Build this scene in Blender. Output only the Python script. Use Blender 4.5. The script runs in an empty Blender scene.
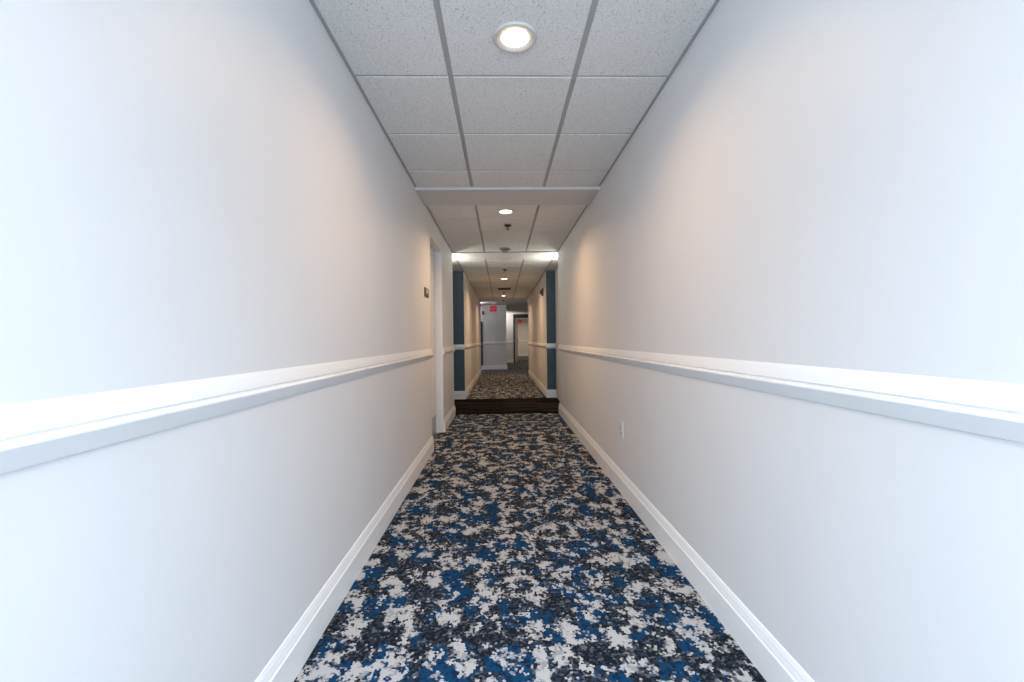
import bpy, bmesh, math, random
from mathutils import Vector, Matrix
random.seed(4)
C = bpy.context.scene.collection
H = 2.413          # ceiling height
XL, XR = -0.715, 0.860
XLF = -0.703
CAMH = 1.119

# ------------------------------------------------------------------ helpers
def new(name, bm, m, parent=None, kind=None, smooth=False):
    bmesh.ops.recalc_face_normals(bm, faces=bm.faces)
    me = bpy.data.meshes.new(name); bm.to_mesh(me); bm.free()
    ms = m if isinstance(m, (list, tuple)) else [m]
    for x in ms: me.materials.append(x)
    if smooth:
        for p in me.polygons: p.use_smooth = True
    o = bpy.data.objects.new(name, me); C.objects.link(o)
    if parent: o.parent = parent
    if kind: o['kind'] = kind
    return o
def thing(name, label, cat, loc, rz=0, group=None):
    o = bpy.data.objects.new(name, None); C.objects.link(o)
    o.empty_display_size = 0.1
    o.location = loc; o.rotation_euler = (0, 0, rz)
    o['label'] = label; o['category'] = cat
    if group: o['group'] = group
    return o
def tag(o, label, cat, group=None):
    o['label'] = label; o['category'] = cat
    if group: o['group'] = group
    return o
def dup(root, loc, rz=None, label=None):
    r = root.copy(); C.objects.link(r); r.location = loc
    if rz is not None: r.rotation_euler = (0, 0, rz)
    if label: r['label'] = label
    for ch in list(root.children):
        c = ch.copy(); C.objects.link(c); c.parent = r
        for g in ch.children:
            d = g.copy(); C.objects.link(d); d.parent = c
    return r
def box(bm, x0, x1, y0, y1, z0, z1, mi=0):
    vs = [bm.verts.new(p) for p in ((x0,y0,z0),(x1,y0,z0),(x1,y1,z0),(x0,y1,z0),(x0,y0,z1),(x1,y0,z1),(x1,y1,z1),(x0,y1,z1))]
    fs = []
    for i in ((0,3,2,1),(4,5,6,7),(0,1,5,4),(1,2,6,5),(2,3,7,6),(3,0,4,7)):
        f = bm.faces.new([vs[k] for k in i]); f.material_index = mi; fs.append(f)
    return fs
def bxm(*a):
    bm = bmesh.new(); box(bm, *a); return bm
def rbox(x0, x1, y0, y1, z0, z1, r=0.004, seg=2):
    bm = bxm(x0, x1, y0, y1, z0, z1)
    bmesh.ops.bevel(bm, geom=bm.edges[:], offset=r, segments=seg, affect='EDGES', profile=0.5)
    return bm
def lathe(prof, n=40, bm=None, c=(0,0,0)):
    """profile [(r,z)] revolved about z"""
    bm = bm or bmesh.new(); rings = []
    for r, z in prof:
        if r < 1e-6: rings.append([bm.verts.new((c[0], c[1], c[2]+z))])
        else: rings.append([bm.verts.new((c[0]+r*math.cos(2*math.pi*k/n), c[1]+r*math.sin(2*math.pi*k/n), c[2]+z)) for k in range(n)])
    for a, b in zip(rings[:-1], rings[1:]):
        for k in range(n):
            k2 = (k+1) % n
            if len(a) == 1: bm.faces.new((a[0], b[k], b[k2]))
            elif len(b) == 1: bm.faces.new((a[k], a[k2], b[0]))
            else: bm.faces.new((a[k], a[k2], b[k2], b[k]))
    return bm
def sweep(prof, path):
    """prof: closed list of (out, z); path: xy polyline, moulding sits on its right hand side, mitred corners"""
    bm = bmesh.new(); P = [Vector(p) for p in path]; secs = []
    def nrm(a, b):
        d = (b-a).normalized(); return Vector((d.y, -d.x))
    for i, p in enumerate(P):
        if i == 0: o = nrm(P[0], P[1])
        elif i == len(P)-1: o = nrm(P[-2], P[-1])
        else:
            n1, n2 = nrm(P[i-1], p), nrm(p, P[i+1]); s = (n1+n2)
            o = s / (s.dot(n1)) if s.dot(n1) > 1e-6 else n1
        secs.append([bm.verts.new((p.x+o.x*t, p.y+o.y*t, z)) for t, z in prof])
    n = len(prof)
    for a, b in zip(secs[:-1], secs[1:]):
        for k in range(n): bm.faces.new((a[k], a[(k+1) % n], b[(k+1) % n], b[k]))
    bm.faces.new(secs[0]); bm.faces.new(secs[-1][::-1])
    return bm
def text_mesh(s, size, depth):
    cu = bpy.data.curves.new('lettering', 'FONT'); cu.body = s; cu.size = size; cu.extrude = depth
    cu.align_x = 'CENTER'; cu.align_y = 'CENTER'
    o = bpy.data.objects.new('lettering', cu); C.objects.link(o)
    dg = bpy.context.evaluated_depsgraph_get(); me = bpy.data.meshes.new_from_object(o.evaluated_get(dg))
    bm = bmesh.new(); bm.from_mesh(me); bpy.data.objects.remove(o); bpy.data.meshes.remove(me)
    return bm

# ------------------------------------------------------------------ materials
def mat(name, col, rough=0.5, metal=0.0, spec=0.5, emit=None, es=0):
    m = bpy.data.materials.new(name); m.use_nodes = True
    b = m.node_tree.nodes['Principled BSDF']
    b.inputs['Base Color'].default_value = (*col, 1); b.inputs['Roughness'].default_value = rough
    b.inputs['Metallic'].default_value = metal; b.inputs['Specular IOR Level'].default_value = spec
    if emit: b.inputs['Emission Color'].default_value = (*emit, 1); b.inputs['Emission Strength'].default_value = es
    return m
def nodes(m):
    nt = m.node_tree; return nt, nt.nodes, nt.links, nt.nodes['Principled BSDF']
def N(nt, t, **kw):
    n = nt.nodes.new(t)
    for k, v in kw.items():
        if k in n.inputs: n.inputs[k].default_value = v
        else: setattr(n, k, v)
    return n
def paint(name, col, rough, bump=0.02, scale=220):
    m = mat(name, col, rough); nt, ns, ln, b = nodes(m)
    tc = N(nt, 'ShaderNodeTexCoord'); no = N(nt, 'ShaderNodeTexNoise', Scale=scale, Detail=3.0)
    bp = N(nt, 'ShaderNodeBump', Strength=bump, Distance=0.002)
    ln.new(tc.outputs['Object'], no.inputs['Vector']); ln.new(no.outputs['Fac'], bp.inputs['Height']); ln.new(bp.outputs['Normal'], b.inputs['Normal'])
    # roller-applied paint: the faintest variation of tone
    n2 = N(nt, 'ShaderNodeTexNoise', Scale=1.7, Detail=2.0); mx = N(nt, 'ShaderNodeMix', data_type='RGBA')
    mx.inputs['A'].default_value = (*[c*0.985 for c in col], 1); mx.inputs['B'].default_value = (*[min(1, c*1.01) for c in col], 1)
    ln.new(tc.outputs['Object'], n2.inputs['Vector']); ln.new(n2.outputs['Fac'], mx.inputs['Factor']); ln.new(mx.outputs['Result'], b.inputs['Base Color'])
    return m
M = {}
M['wall'] = paint('wall_paint_white', (0.75, 0.745, 0.75), 0.48, 0.05)
M['blue'] = paint('wall_paint_slate_blue', (0.038, 0.070, 0.098), 0.5, 0.05)
M['trim'] = paint('trim_gloss_white', (0.88, 0.88, 0.88), 0.32, 0.01, 60)
M['soffit'] = paint('soffit_paint', (0.62, 0.62, 0.62), 0.6, 0.05)
M['door'] = paint('door_paint_grey_white', (0.78, 0.78, 0.79), 0.4, 0.02, 80)
M['tee'] = mat('ceiling_grid_metal', (0.41, 0.41, 0.41), 0.5)
M['plastic_white'] = mat('white_plastic', (0.75, 0.75, 0.73), 0.35)
M['gap_dark'] = mat('door_gap_dark_grey', (0.16, 0.15, 0.145), 0.6)  # dark tone standing for the shaded hinge gap
M['ring'] = mat('lamp_trim_paint', (0.58, 0.55, 0.52), 0.5)
M['plastic_grey'] = mat('socket_face_grey_plastic', (0.50, 0.50, 0.49), 0.4)  # even mid-grey for the socket faces
M['slot'] = mat('dark_slot', (0.02, 0.02, 0.02), 0.6)
M['black'] = mat('black_satin', (0.012, 0.012, 0.014), 0.4)
M['brown_black'] = mat('dark_brown_frame_paint', (0.02, 0.014, 0.012), 0.45)
M['steel'] = mat('brushed_steel', (0.45, 0.45, 0.44), 0.35, 0.9)
M['bronze'] = mat('dark_bronze', (0.05, 0.035, 0.025), 0.4, 0.6)
M['cream_plastic'] = mat('aged_cream_plastic', (0.36, 0.33, 0.26), 0.45)
M['alarm_red'] = mat('alarm_red', (0.05, 0.003, 0.004), 0.4)
M['clear_lens'] = mat('strobe_lens', (0.30, 0.16, 0.15), 0.15)
M['sign_dark'] = mat('sign_dark_brown', (0.055, 0.045, 0.042), 0.4)
M['sign_white'] = mat('sign_white', (0.75, 0.75, 0.75), 0.4)
M['sign_mid'] = mat('sign_braille_grey', (0.14, 0.12, 0.11), 0.4)
M['lens'] = mat('lamp_lens_lit', (0.9, 0.85, 0.75), 0.5, emit=(1.0, 0.80, 0.55), es=9.0)
M['exit_red'] = mat('exit_sign_red_lit', (0.25, 0.01, 0.02), 0.4, emit=(1.0, 0.015, 0.03), es=0.24)
M['exit_letters'] = mat('exit_letters_lit', (0.5, 0.15, 0.15), 0.4, emit=(1.0, 0.10, 0.13), es=0.32)
M['exit_dim'] = mat('exit_sign_far_red_lit', (0.15, 0.005, 0.01), 0.4, emit=(1.0, 0.02, 0.04), es=0.12)

def tile_mat():
    m = mat('acoustic_tile', (0.6, 0.6, 0.6), 0.85, spec=0.2); nt, ns, ln, b = nodes(m)
    tc = N(nt, 'ShaderNodeTexCoord')
    # fissures: stretched, warped noise; pinholes: voronoi
    wn = N(nt, 'ShaderNodeTexNoise', Scale=45.0, Detail=2.0); ln.new(tc.outputs['Object'], wn.inputs['Vector'])
    ad = N(nt, 'ShaderNodeMix', data_type='RGBA', blend_type='LINEAR_LIGHT'); ad.inputs['Factor'].default_value = 0.02
    ln.new(tc.outputs['Object'], ad.inputs['A']); ln.new(wn.outputs['Color'], ad.inputs['B'])
    f = N(nt, 'ShaderNodeTexNoise', Scale=150.0, Detail=1.5, Roughness=0.6); ln.new(ad.outputs['Result'], f.inputs['Vector'])
    r1 = N(nt, 'ShaderNodeMapRange'); r1.inputs['From Min'].default_value = 0.30; r1.inputs['From Max'].default_value = 0.44; ln.new(f.outputs['Fac'], r1.inputs['Value'])
    v = N(nt, 'ShaderNodeTexVoronoi', Scale=170.0); ln.new(tc.outputs['Object'], v.inputs['Vector'])
    r2 = N(nt, 'ShaderNodeMapRange'); r2.inputs['From Min'].default_value = 0.12; r2.inputs['From Max'].default_value = 0.26; ln.new(v.outputs['Distance'], r2.inputs['Value'])
    mu = N(nt, 'ShaderNodeMath', operation='MULTIPLY'); ln.new(r1.outputs['Result'], mu.inputs[0]); ln.new(r2.outputs['Result'], mu.inputs[1])
    mx = N(nt, 'ShaderNodeMix', data_type='RGBA'); mx.inputs['A'].default_value = (0.46, 0.46, 0.46, 1); mx.inputs['B'].default_value = (0.79, 0.79, 0.78, 1)
    ln.new(mu.outputs[0], mx.inputs['Factor']); ln.new(mx.outputs['Result'], b.inputs['Base Color'])
    bp = N(nt, 'ShaderNodeBump', Strength=0.2, Distance=0.001); ln.new(mu.outputs[0], bp.inputs['Height']); ln.new(bp.outputs['Normal'], b.inputs['Normal'])
    return m
M['tile'] = tile_mat()

def carpet_mat():
    m = mat('patterned_carpet', (0.2, 0.2, 0.2), 0.95, spec=0.1); nt, ns, ln, b = nodes(m)
    tc = N(nt, 'ShaderNodeTexCoord')
    # tufts: the pattern is woven in little cells
    vc = N(nt, 'ShaderNodeTexVoronoi', Scale=128.0); ln.new(tc.outputs['Object'], vc.inputs['Vector'])
    vc.voronoi_dimensions = '2D'; vc.inputs['Randomness'].default_value = 0.85
    V = vc.outputs['Position']
    def noise(scale, det, rough, off, st=(1,1,1)):
        mp = N(nt, 'ShaderNodeMapping'); mp.inputs['Location'].default_value = off; mp.inputs['Scale'].default_value = st
        ln.new(V, mp.inputs['Vector'])
        n = N(nt, 'ShaderNodeTexNoise', Scale=scale, Detail=det, Roughness=rough); ln.new(mp.outputs['Vector'], n.inputs['Vector']); return n.outputs['Fac']
    def step(src, a, w=0.012):
        r = N(nt, 'ShaderNodeMapRange'); r.inputs['From Min'].default_value = a-w; r.inputs['From Max'].default_value = a+w; ln.new(src, r.inputs['Value']); return r.outputs['Result']
    def mixc(fac, A, B):
        x = N(nt, 'ShaderNodeMix', data_type='RGBA')
        for k, c in (('A', A), ('B', B)):
            if isinstance(c, tuple): x.inputs[k].default_value = (*c, 1)
            else: ln.new(c, x.inputs[k])
        ln.new(fac, x.inputs['Factor']); return x.outputs['Result']
    light = step(noise(8.5, 4.2, 0.84, (3.1, 1.7, 0), (1.15, 0.85, 1)), 0.534)
    blue = step(noise(5.5, 4.0, 0.78, (11.3, 7.9, 0), (1.2, .85, 1)), 0.528)
    grey = step(noise(30.0, 4.0, 0.8, (5.3, 2.9, 0)), 0.56)
    dgrey = step(noise(55.0, 3.0, 0.7, (15.3, 22.9, 0)), 0.52)
    lt2 = step(noise(20.0, 5.0, 0.75, (1.3, 8.9, 0)), 0.56)
    bl2 = step(noise(40.0, 3.0, 0.7, (7.3, 18.9, 0)), 0.54)
    dark = mixc(dgrey, (0.008, 0.011, 0.018), (0.028, 0.036, 0.050))
    dark = mixc(grey, dark, (0.095, 0.10, 0.115))
    bluec = mixc(bl2, (0.005, 0.043, 0.108), (0.004, 0.022, 0.060))
    base = mixc(blue, dark, bluec)
    lightc = mixc(lt2, (0.44, 0.43, 0.425), (0.30, 0.29, 0.29))
    col = mixc(light, base, lightc)
    ln.new(col, b.inputs['Base Color'])
    pn = N(nt, 'ShaderNodeTexNoise', Scale=420.0, Detail=2.0); ln.new(tc.outputs['Object'], pn.inputs['Vector'])
    bp = N(nt, 'ShaderNodeBump', Strength=0.5, Distance=0.003); ln.new(pn.outputs['Fac'], bp.inputs['Height']); ln.new(bp.outputs['Normal'], b.inputs['Normal'])
    return m
M['carpet'] = carpet_mat()

def wood_mat():
    m = mat('dark_plank_floor', (0.03, 0.02, 0.018), 1.0, spec=0.0); nt, ns, ln, b = nodes(m)
    tc = N(nt, 'ShaderNodeTexCoord')
    br = N(nt, 'ShaderNodeTexBrick', Scale=1.0); br.inputs['Brick Width'].default_value = 1.2; br.inputs['Row Height'].default_value = 0.17; br.inputs['Mortar Size'].default_value = 0.003
    br.inputs['Color1'].default_value = (0.010, 0.008, 0.0075, 1); br.inputs['Color2'].default_value = (0.045, 0.034, 0.031, 1); br.inputs['Mortar'].default_value = (0.006, 0.005, 0.005, 1)
    ln.new(tc.outputs['Object'], br.inputs['Vector'])
    mp = N(nt, 'ShaderNodeMapping'); mp.inputs['Scale'].default_value = (0.9, 16, 1); ln.new(tc.outputs['Object'], mp.inputs['Vector'])
    g = N(nt, 'ShaderNodeTexNoise', Scale=1.5, Detail=5.0); ln.new(mp.outputs['Vector'], g.inputs['Vector'])
    mx = N(nt, 'ShaderNodeMix', data_type='RGBA', blend_type='MULTIPLY'); mx.inputs['Factor'].default_value = 0.8
    rp = N(nt, 'ShaderNodeMapRange'); rp.inputs['To Min'].default_value = 0.15; rp.inputs['To Max'].default_value = 2.0; rp.inputs['From Min'].default_value = 0.3; rp.inputs['From Max'].default_value = 0.7
    ln.new(g.outputs['Fac'], rp.inputs['Value']); ln.new(br.outputs['Color'], mx.inputs['A']); ln.new(rp.outputs['Result'], mx.inputs['B'])
    ln.new(mx.outputs['Result'], b.inputs['Base Color'])
    return m
M['wood'] = wood_mat()

# ------------------------------------------------------------------ floors
Y1, Y2 = 6.64, 8.38      # the crossing: plank floor between two carpets
YE = 15.2                # end of the far corridor's walls
YW1, YW2, YEND = 16.6, 21.4, 29.5
new('floor', bxm(-3.2, 3.2, -3.2, Y1, -0.1, 0.0), M['carpet'], kind='structure')
new('floor', bxm(-2.3, 2.3, Y1, Y2, -0.1, -0.001), M['wood'], kind='structure')
new('floor', bxm(-3.2, 3.2, Y2, YEND+0.2, -0.1, 0.0), M['carpet'], kind='structure')

# ------------------------------------------------------------------ walls
Y0 = -0.30
def wall_poly(name, pts, x0, x1, m, bevel=0.007):
    bm = bmesh.new()
    a = [bm.verts.new((x0, y, z)) for y, z in pts]; b = [bm.verts.new((x1, y, z)) for y, z in pts]
    n = len(pts); bm.faces.new(a); bm.faces.new(b[::-1])
    for k in range(n): bm.faces.new((a[k], b[k], b[(k+1) % n], a[(k+1) % n]))
    o = new(name, bm, m, kind='structure')
    if bevel:
        md = o.modifiers.new('bevel', 'BEVEL'); md.width = bevel; md.segments = 3; md.limit_method = 'ANGLE'; md.harden_normals = False
    return o
DY0, DY1, DH = 4.51, 5.38, 2.195
T = H + 0.06
wall_poly('wall_left', [(Y0,-.03),(DY0,-.03),(DY0,DH),(DY1,DH),(DY1,-.03),(6.6,-.03),(6.6,T),(Y0,T)], XL-0.15, XL, M['wall'])
wall_poly('wall_right', [(Y0,-.03),(6.6,-.03),(6.6,T),(Y0,T)], XR, XR+0.15, M['wall'])
# crossing
new('wall_left_recess', bxm(-2.3, -2.2, 6.4, Y2+.1, -.03, T), M['wall'], kind='structure')
new('wall_left_back', bxm(-2.2, XL-0.152, 6.48, 6.6, -.03, T), M['wall'], kind='structure')
new('wall_right_recess', bxm(1.032, 1.15, 6.602, Y2-.001, -.03, T), M['wall'], kind='structure')
def two_tone(name, x0, x1, y0, y1):
    bm = bxm(x0, x1, y0, y1, -.03, T)
    bm.normal_update()
    for f in bm.faces: f.material_index = 0 if f.normal.y < -0.5 else 1
    return new(name, bm, [M['blue'], M['wall']], kind='structure')
two_tone('wall_left_blue', -2.2, XLF, Y2, Y2+0.12)
two_tone('wall_right_blue', XR, 1.15, Y2, Y2+0.12)
new('wall_left_far', bxm(XLF-.12, XLF, Y2+.12, YE, -.03, T), M['wall'], kind='structure')
new('wall_right_far', bxm(XR, XR+.12, Y2+.12, YE-1.1, -.03, T), M['wall'], kind='structure')
# beyond: cross corridor, facing wall, second facing wall with doorway, end room
new('wall_front', bxm(-2.6, 0.190, YW1, YW1+.14, -.03, T), M['wall'], kind='structure')
new('wall_left_crossing', bxm(-2.7, -2.6, YE-2, YW2+.1, -.03, T), M['wall'], kind='structure')
new('wall_right_crossing', bxm(2.4, 2.5, YE-2, YEND+.1, -.03, T), M['wall'], kind='structure')
bm = bmesh.new(); box(bm, -2.6, 0.575, YW2, YW2+.12, -.03, T); box(bm, 1.62, 2.4, YW2, YW2+.12, -.03, T); box(bm, .575, 1.62, YW2, YW2+.12, 2.335, T)
new('wall_front_second', bm, M['wall'], kind='structure')
new('wall_left_end_room', bxm(.05, .15, YW2+.12, YEND, -.03, T), M['wall'], kind='structure')
new('wall_back_end', bxm(.05, 2.5, YEND, YEND+.1, -.03, T), M['wall'], kind='structure')

# ------------------------------------------------------------------ ceilings
TEE1, TEE2 = -0.233, 0.377
GAP = 0.013
def tiled(name, ys, xs, ylo, yhi, edge=0.020):
    """lay-in tiles standing slightly proud of the metal grid"""
    bm = bmesh.new()
    for j in range(len(ys)-1):
        for i in range(len(xs)-1):
            x0 = xs[i] + (edge if i == 0 else GAP); x1 = xs[i+1] - (edge if i == len(xs)-2 else GAP)
            y0 = ys[j] + 0.010; y1 = ys[j+1] - 0.010
            box(bm, x0, x1, y0, y1, H, H+0.03)
    o = new(name, bm, M['tile'], kind='structure')
    g = bmesh.new(); box(g, xs[0], xs[-1], ylo, yhi, H+0.006, H+0.028)
    new('ceiling_grid', g, M['tee'], o)
    return o
K = 0.6096; B = 2.178
tiled('ceiling', [B+K*k for k in range(-4, 3)] + [3.765], [XL, TEE1, TEE2, XR], B-4*K, 3.765)
new('ceiling_soffit', bxm(XL, XR, 3.765, 4.205, H-0.018, H+.03), M['soffit'], kind='structure')
tiled('ceiling', [4.207, 4.72, 4.72+K, 4.72+2*K, 6.535], [XL, TEE1, TEE2, XR], 4.207, 6.52)
new('trim_9', bxm(XL, XR, 6.520, 6.542, H-0.010, H+.03), M['tee'], kind='structure')
YG = 7.17
bm = bmesh.new()
box(bm, XL, XR, 6.542, YG, H, H+.03)                    # plain drywall band across the crossing
box(bm, -2.2, XL, 6.60, Y2, H, H+.03); box(bm, XR, 1.04, 6.602, Y2, H, H+.03)
new('ceiling_crossing', bm, M['soffit'], kind='structure')
tiled('ceiling', [YG+K*k for k in range(0, 14)], [XL, TEE1-.01, TEE2, XR], YG, YG+13*K, 0.03)
ya = YG+13*K
new('ceiling_cross_corridor', bxm(-2.6, 2.4, ya, YW1+.14, H, H+.03), M['soffit'], kind='structure')
tiled('ceiling', [YW1+.14+K*k for k in range(0, 9)], [-2.6, -1.9, -1.3, -.7, -.08, .53, 1.14, 1.75, 2.4], YW1+.14, YW2)
tiled('ceiling', [YW2+.12+K*k for k in range(0, 13)], [.15, .53, 1.14, 1.75, 2.4], YW2+.12, YEND)

# ------------------------------------------------------------------ baseboards and chair rails
BB = [(0,0.0),(0.016,0.0),(0.016,0.108),(0.0125,0.113),(0.0120,0.1145),(0.0125,0.1165),(0.0085,0.132),(0.0080,0.1335),(0.0085,0.1360),(0.003,0.152),(0,0.155)]
RZ = CAMH
RL = [(0,RZ-.182),(0.004,RZ-.1815),(0.006,RZ-.180),(0.0240,RZ-.145),(0.0240,RZ-.141),(0.0210,RZ-.1375),(0.0155,RZ-.1360),(0.0100,RZ-.1335),(0.0100,RZ-.1315),(0.0155,RZ-.1285),(0.0120,RZ-.114),(0.006,RZ-.097),(0.0,RZ-.085)]
paths = {
 'left': [(XL,Y0),(XL,DY0-.004)],
 'left_beyond_door': [(XL,DY1+.004),(XL,6.6),(XL-.4,6.6)],
 'right': [(XR,6.6),(XR,Y0)],
 'left_far': [(-2.2,Y2),(XLF,Y2),(XLF,YE),(XLF-.12,YE)],
 'right_far': [(XR+.12,YE-1.1),(XR,YE-1.1),(XR,Y2),(1.031,Y2)],
 'front': [(-2.6,YW1),(.190,YW1),(.190,YW1+.14)],
 'front_second': [(-2.6,YW2),(.572,YW2)],
 'back_end': [(.15,YEND),(2.4,YEND)],
}
for i, (k, p) in enumerate(paths.items()):
    new('baseboard_'+k, sweep(BB, p), M['trim'], kind='structure')
    o = new('trim_%d' % (i+1), sweep(RL, p), M['trim'], kind='structure')
    o['label'] = 'white moulded chair rail'

# ------------------------------------------------------------------ left door, set back in its opening
dl = new('door_1', rbox(XL-0.145, XL-0.088, DY0+.004, DY1-.022, 0.008, DH-.004, .002), M['door'], kind='structure')
new('kick_plate', bxm(XL-0.0878, XL-0.0862, DY0+.03, DY1-.03, 0.012, 0.225), M['steel'], dl)
new('door_stop', bxm(XL-0.15, XL-0.098, DY1-.018, DY1-.001, 0.002, DH-.001), M['gap_dark'], dl)  # stop coloured dark to draw the shaded gap beside the jamb
bmh = lathe([(0,0),(.026,0),(.026,.008),(.010,.010),(.010,.038),(0,.040)], 24)
bmesh.ops.rotate(bmh, verts=bmh.verts, cent=(0,0,0), matrix=Matrix.Rotation(math.radians(90), 3, 'Y'))
box(bmh, .028, .040, -.008, .11, -.008, .008)
bmesh.ops.translate(bmh, verts=bmh.verts, vec=(XL-.088, DY0+.08, 1.0))
new('door_handle', bmh, M['steel'], dl)

# far doorway: black frame with panel over it, door standing open
bm = bmesh.new(); zt = 2.155
box(bm, .575, .650, YW2-.03, YW2+.125, 0.0, 2.335); box(bm, 1.55, 1.625, YW2-.03, YW2+.125, 0.0, 2.335)
box(bm, .650, 1.55, YW2-.03, YW2+.125, 2.27, 2.335); box(bm, .650, 1.55, YW2, YW2+.10, zt, 2.27)
df = new('door_2', bm, M['brown_black'], kind='structure')
bm = rbox(0, .88, -.022, .022, 0.008, zt-.006, .002)
leaf = new('door_leaf', bm, M['trim'], df)
leaf.location = (.655, YW2+.135, 0); leaf.rotation_euler = (0, 0, math.radians(80.5))
bmh = lathe([(0,0),(.026,0),(.026,.01),(.010,.012),(.010,.05),(0,.052)], 20)
bmesh.ops.rotate(bmh, verts=bmh.verts, cent=(0,0,0), matrix=Matrix.Rotation(math.radians(90), 3, 'X'))
box(bmh, -.11, .010, -.055, -.040, -.009, .009)
box(bmh, -.025, .025, -.006, .0, -.11, .11)
bmesh.ops.translate(bmh, verts=bmh.verts, vec=(.81, -.022, 1.03))
new('door_handle', bmh, M['bronze'], leaf)

# dark strip and box on the facing wall at the end of the corridor
new('trim_10', bxm(-.775, -.705, YW1-.035, YW1-.001, 0.16, 1.80), M['brown_black'], kind='structure')  # added dark strip standing for the unlit lower wall edge
t = thing('wall_control_box', 'small black box mounted high on the grey facing wall left of the exit sign', 'control box', (-.685, YW1, 2.13))
new('box_body', rbox(-.032, .032, -.035, -.0005, -.07, .07, .006), M['black'], t)
new('box_button', rbox(-.012, .012, -.041, -.034, -.02, .004, .002), M['slot'], t)

# ------------------------------------------------------------------ ceiling fixtures
def area(name, loc, size, col, w, rot=(0,0,0), shape='DISK', sy=None, spread=math.pi):
    l = bpy.data.lights.new(name, 'AREA'); l.shape = shape; l.size = size
    if sy: l.size_y = sy
    l.color = col; l.energy = w; l.spread = spread
    o = bpy.data.objects.new(name, l); C.objects.link(o); o.location = loc; o.rotation_euler = rot
    return o
WARM = (1.0, 0.63, 0.34)
def downlight(loc, label):
    t = thing('recessed_downlight', label, 'ceiling light', loc, group='round downlights along the corridor ceiling')
    new('trim_ring', lathe([(.094,0),(.094,-.003),(.091,-.008),(.087,-.010),(.084,-.0095),(.060,-.0030),(.060,0)], 56), M['ring'], t, smooth=True)
    new('lens', lathe([(.0605,-.0028),(.052,-.0034),(.03,-.0038),(0,-.004)], 48), M['lens'], t, smooth=True)
    return t
d0 = downlight((.075, 1.896, H), 'large bright round downlight nearest the camera in a textured ceiling tile')
dls = [d0]
for loc, lb in (((.060, 4.475, H), 'glowing round downlight just beyond the plain ceiling band, sprinkler behind it'),
                ((.076, 9.42, H), 'small warm downlight beyond the plank floor, in front of the dark ceiling vent'),
                ((.074, 13.1, H), 'farthest tiny warm downlight, behind the dark ceiling vent')):
    dls.append(dup(d0, loc, label=lb))
for d, w in zip(dls, (8, 14, 15, 14)):
    area('downlight_lamp', (d.location.x, d.location.y, H-0.0050), 0.11, WARM, w, spread=math.radians(150))

def sprinkler(loc, label):
    t = thing('sprinkler_head', label, 'sprinkler', loc, group='ceiling sprinklers')
    new('escutcheon', lathe([(.040,0),(.040,-.006),(.036,-.014),(.014,-.018),(.012,0)], 28), M['bronze'], t)
    bm = lathe([(.008,-.010),(.008,-.024),(.004,-.026),(.004,-.046),(0,-.046)], 14)
    for s in (-1, 1): box(bm, s*.013-.002, s*.013+.002, -.003, .003, -.046, -.018)
    box(bm, -.015, .015, -.003, .003, -.048, -.044); box(bm, -.013, .013, -.003, .003, -.021, -.017)
    new('frame_arms', bm, M['bronze'], t)
    bm = lathe([(0,-.048),(.008,-.048),(.015,-.050),(.015,-.052),(0,-.053)], 20)
    new('deflector', bm, M['bronze'], t)
    return t
s0 = sprinkler((.088, 5.00, H), 'dark sprinkler head hanging behind the second downlight')
dup(s0, (.076, 8.15, H), label='tiny dark sprinkler head just before the third downlight, over the plank floor')
dup(s0, (.078, 12.2, H), label='tiny dark sprinkler head between the ceiling vent and the farthest downlight')
dup(s0, (.080, 14.6, H), label='farthest tiny sprinkler head, behind the last downlight near the corridor end')

t = thing('smoke_detector', 'flat round beige smoke detector on the ceiling just before the bright crossing', 'smoke detector', (.071, 6.30, H))
new('mounting_base', lathe([(.085,0),(.085,-.010),(.080,-.014),(.060,-.016),(.060,0)], 40), M['cream_plastic'], t, smooth=True)
new('sensor_chamber', lathe([(.058,-.015),(.056,-.030),(.030,-.040),(.022,-.042),(.020,-.052),(0,-.054)], 32), M['cream_plastic'], t, smooth=True)
new('vent_slots', lathe([(.059,-.018),(.060,-.022),(.059,-.026)], 32), M['slot'], t)

t = thing('air_vent', 'dark slatted square air vent in the far corridor ceiling between two downlights', 'air vent', (.09, 11.27, H))
bm = bmesh.new()
for a in ((-.16,.16,-.16,-.14),(-.16,.16,.14,.16),(-.16,-.14,-.14,.14),(.14,.16,-.14,.14)): box(bm, *a, -.012, 0)
new('vent_frame', bm, M['bronze'], t)
bm = bmesh.new()
for k in range(9):
    y = -.125+k*.031; v = [bm.verts.new(p) for p in ((-.14,y,-.010),(.14,y,-.010),(.14,y+.018,-.002),(-.14,y+.018,-.002))]; bm.faces.new(v)
o = new('slats', bm, M['bronze'], t); md = o.modifiers.new('thick', 'SOLIDIFY'); md.thickness = .0015
new('vent_backing', bxm(-.14, .14, -.14, .14, -.0015, -.0005), M['slot'], t)

# ------------------------------------------------------------------ wall things
# room sign
t = thing('room_sign', 'small dark plaque with a white symbol on the left wall beside the door opening', 'sign', (XL, 4.25, CAMH+.457))
new('sign_plate', rbox(.0005, .008, -.108, .108, -.043, .043, .0015), M['sign_dark'], t)
bm = bmesh.new()
box(bm, .008, .0095, -.020, .032, -.006, .026)
box(bm, .008, .0095, -.006, .018, .026, .033)
new('white_symbol', bm, M['sign_white'], t)
bm = bmesh.new()
for k in range(9): box(bm, .008, .0092, -.05+k*.012, -.043+k*.012, -.026, -.019)
for k in range(6): box(bm, .008, .0092, -.035+k*.012, -.028+k*.012, -.036, -.030)
new('raised_text', bm, M['sign_mid'], t)

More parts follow.
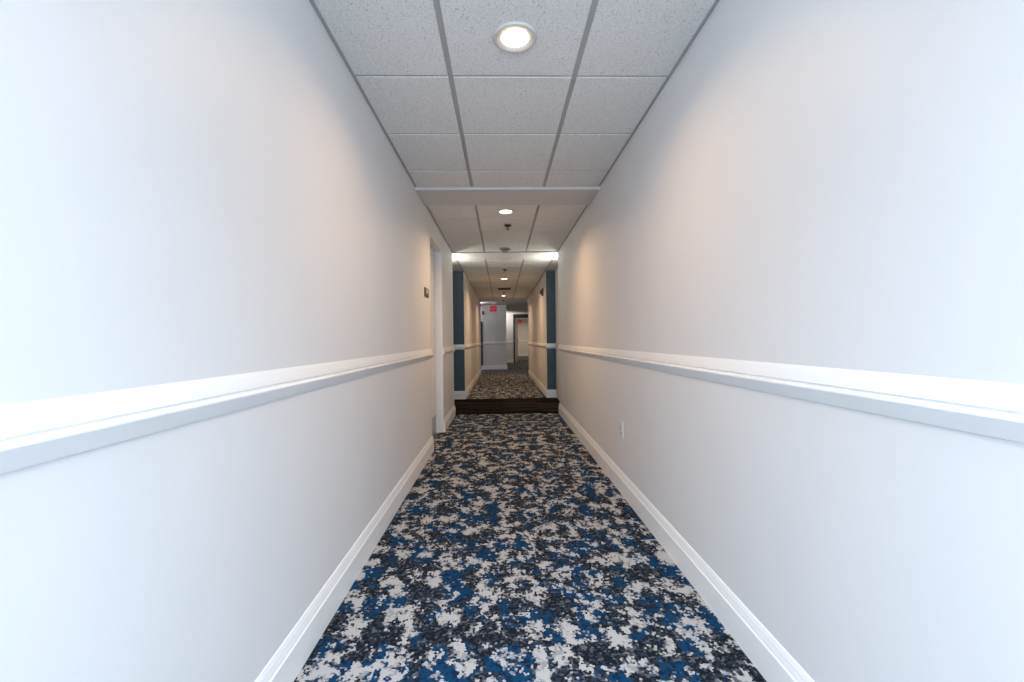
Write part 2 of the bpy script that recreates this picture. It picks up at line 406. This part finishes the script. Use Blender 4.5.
# outlet
t = thing('wall_outlet', 'white double wall outlet low on the right wall above the baseboard', 'outlet', (XR, 3.155, CAMH-.660))
new('cover_plate', rbox(-.0065, -.0003, -.038, .038, -.060, .060, .003), M['plastic_white'], t)
for s in (-1, 1):
    bm = lathe([(0,0),(.0165,0),(.0165,.003),(.015,.0045),(0,.0045)], 28)
    bmesh.ops.rotate(bm, verts=bm.verts, cent=(0,0,0), matrix=Matrix.Rotation(math.radians(-90), 3, 'Y'))
    bmesh.ops.translate(bm, verts=bm.verts, vec=(-.0062, 0, s*.0205))
    so = new('socket', bm, M['plastic_grey'], t)
    bm = bmesh.new()
    for yy, hh in ((-.0065,.0045),(.0065,.0038)): box(bm, -.0113, -.0106, yy-.0012, yy+.0012, s*.0205+.003-hh, s*.0205+.003+hh)
    box(bm, -.0113, -.0106, -.0025, .0025, s*.0205-.011, s*.0205-.006)
    new('slots', bm, M['slot'], so)
bm = lathe([(0,0),(.003,0),(.003,.0012),(0,.0016)], 12)
bmesh.ops.rotate(bm, verts=bm.verts, cent=(0,0,0), matrix=Matrix.Rotation(math.radians(-90), 3, 'Y')); bmesh.ops.translate(bm, verts=bm.verts, vec=(-.0063, 0, 0))
new('screw', bm, M['steel'], t)

# fire alarm strobe on the far right wall
t = thing('fire_alarm', 'dark red fire alarm horn strobe high on the far right wall', 'fire alarm', (XR, 8.95, CAMH+.950))
new('alarm_body', (lambda b: b)(rbox(-.038, .003, -.058, .058, -.072, .072, .006)), M['alarm_red'], t)
bm = bmesh.new()
a = [bm.verts.new(p) for p in ((-.037,-.034,-.045),(-.037,.034,-.045),(-.037,.034,.045),(-.037,-.034,.045))]
b = [bm.verts.new(p) for p in ((-.066,-.018,-.028),(-.066,.018,-.028),(-.066,.018,.028),(-.066,-.018,.028))]
bm.faces.new(a); bm.faces.new(b)
for k in range(4): bm.faces.new((a[k], a[(k+1)%4], b[(k+1)%4], b[k]))
new('strobe_lens', bm, M['alarm_red'], t)
bm = bmesh.new()
for k in range(4): box(bm, -.0386, -.0378, -.03, .03, -.066+k*.005, -.064+k*.005)
new('horn_grille', bm, M['slot'], t)

# exit signs
def exit_sign(loc, w, h, drop, red, label, stem=True):
    t = thing('exit_sign', label, 'exit sign', loc, group='red exit signs')
    new('sign_panel', rbox(-w/2, w/2, -.012, .012, -h/2, h/2, .006), red, t)
    tb = text_mesh('EXIT', h*.62, .002)
    bmesh.ops.rotate(tb, verts=tb.verts, cent=(0,0,0), matrix=Matrix.Rotation(math.radians(90), 3, 'X'))
    xs = [v.co.x for v in tb.verts]; k = (w*.78)/(max(xs)-min(xs))
    for v in tb.verts: v.co.x *= k; v.co.y -= .0142
    new('letters', tb, M['exit_letters'], t)
    if stem: new('ceiling_canopy', (lambda b: (box(b, -w*.38, w*.38, -.022, .022, drop-.022, drop), box(b, -.010, .010, -.008, .008, h/2-.004, drop-.02), b)[2])(bmesh.new()), M['plastic_white'], t)
    return t
exit_sign((-.272, 15.55, 2.205), .235, .200, H-2.205, M['exit_red'], 'lit red exit sign hanging before the grey facing wall at the corridor end')
exit_sign((1.19, 29.2, 2.300), .36, .17, H-2.300, M['exit_dim'], 'dim red exit sign in the far room seen through the black framed doorway')

# ------------------------------------------------------------------ lobby behind the camera: daylight through its window and rooflight
RH = 3.3
bm = bmesh.new()
box(bm, -3.2, -3.1, -3.2, Y0, -.03, RH); new('wall_left_lobby', bm, M['wall'], kind='structure')
new('wall_right_lobby', bxm(3.1, 3.2, -3.2, Y0, -.03, RH), M['wall'], kind='structure')
bm = bmesh.new(); box(bm, -3.1, XL-.15, Y0-.1, Y0, -.03, RH); box(bm, XR+.15, 3.1, Y0-.1, Y0, -.03, RH); box(bm, XL-.15, XR+.15, Y0-.1, Y0-.02, H+.03, RH)
new('wall_front_lobby', bm, M['wall'], kind='structure')
bm = bmesh.new(); box(bm, -3.1, -2.4, -3.2, -3.1, -.03, RH); box(bm, 2.4, 3.1, -3.2, -3.1, -.03, RH); box(bm, -2.4, 2.4, -3.2, -3.1, -.03, .4); box(bm, -2.4, 2.4, -3.2, -3.1, 2.9, RH)
new('wall_back_lobby', bm, M['wall'], kind='structure')
bm = bmesh.new()
for x in (-2.4, -.84, .78, 2.34): box(bm, x, x+.06, -3.18, -3.12, .4, 2.9)
for z in (.4, 2.84): box(bm, -2.4, 2.4, -3.18, -3.12, z, z+.06)
new('window_1', bm, M['trim'], kind='structure')
bm = bmesh.new(); box(bm, -3.1, 3.1, -3.1, -2.0, RH, RH+.1); box(bm, -3.1, 3.1, -.45, Y0, RH, RH+.1); box(bm, -3.1, -1.6, -2.0, -.45, RH, RH+.1); box(bm, 1.6, 3.1, -2.0, -.45, RH, RH+.1)
new('ceiling_lobby', bm, M['soffit'], kind='structure')
DAY = (0.71, 0.86, 1.0)
area('window_daylight', (0, -3.08, 1.65), 4.6, DAY, 305, (math.radians(90), 0, 0), 'RECTANGLE', 2.4)
area('rooflight_daylight', (0.05, -1.22, RH+.02), 3.1, DAY, 370, (math.radians(0), 0, 0), 'RECTANGLE', 1.5)

# lamps tucked beside the crossing, washing its ceiling
COOLW = (1.0, 0.93, 0.80)
for x, w in ((-.95, 8.5), (.965, 7)):
    area('crossing_uplight', (x, 6.92, H-.25), 0.08, COOLW, w, (0, math.radians(180-58*(1 if x > 0 else -1)), 0), 'RECTANGLE', .08)
area('wall_strip_fill', (-1.0, 16.42, H-.05), 0.1, (.9, .97, 1.0), 1.3, (0, 0, 0))  # unseen fill added to brighten the facing wall's left edge
# cross corridor and rooms at the far end
area('cross_corridor_lamp', (-1.35, 16.05, H-.03), 0.4, (1.0, .90, .76), 4, (0, 0, 0), 'RECTANGLE', .2)
area('cross_corridor_uplight', (-.93, 15.42, H-.12), 0.1, (1.0, .95, .86), 6, (0, math.radians(180+40), 0), 'RECTANGLE', .1)
area('second_corridor_lamp', (.02, YW2-.95, H-.10), 0.15, (1.0, .95, .88), 11, (math.radians(88), 0, 0), 'RECTANGLE', .1)
area('end_room_unseen_lamp', (1.3, 27.6, H-.02), 0.2, (1.0, .78, .56), 22, (0, 0, 0))
area('end_room_unseen_lamp', (1.5, 24.2, H-.02), 0.2, (1.0, .78, .56), 7, (0, 0, 0))  # second unseen lamp, added to brighten the open door leaf
area('second_corridor_warm_fill', (1.7, 18.8, H-.02), 0.2, WARM, 14, (0, 0, 0))  # hidden fill added so warm bounce reaches the ceiling here

# ------------------------------------------------------------------ world
w = bpy.data.worlds.new('world'); bpy.context.scene.world = w; w.use_nodes = True
w.node_tree.nodes['Background'].inputs['Color'].default_value = (0.6, 0.75, 1, 1)
w.node_tree.nodes['Background'].inputs['Strength'].default_value = 0.3

# ------------------------------------------------------------------ camera
F, YAW, PIT, ROLL, SH = 441.754, math.radians(1.549), math.radians(-0.213), math.radians(-0.736), 1.464
fw = Vector((math.sin(YAW)*math.cos(PIT), math.cos(YAW)*math.cos(PIT), math.sin(PIT)))
r = Vector((math.cos(YAW), -math.sin(YAW), 0)); u = r.cross(fw)
r2 = math.cos(ROLL)*r + math.sin(ROLL)*u; u2 = -math.sin(ROLL)*r + math.cos(ROLL)*u
cd = bpy.data.cameras.new('camera'); cam = bpy.data.objects.new('camera', cd); C.objects.link(cam)
cd.sensor_width = 36; cd.lens = F/1024*36; cd.shift_x = -SH/1024; cd.clip_start = 0.02
mw = Matrix((( r2.x, u2.x, -fw.x, 0), (r2.y, u2.y, -fw.y, 0), (r2.z, u2.z, -fw.z, CAMH), (0,0,0,1)))
cam.matrix_world = mw
S = bpy.context.scene; S.camera = cam
S.view_settings.view_transform = 'Standard'; S.view_settings.look = 'None'
S.view_settings.exposure = 0.0; S.view_settings.gamma = 1.0; S.view_settings.use_curve_mapping = False
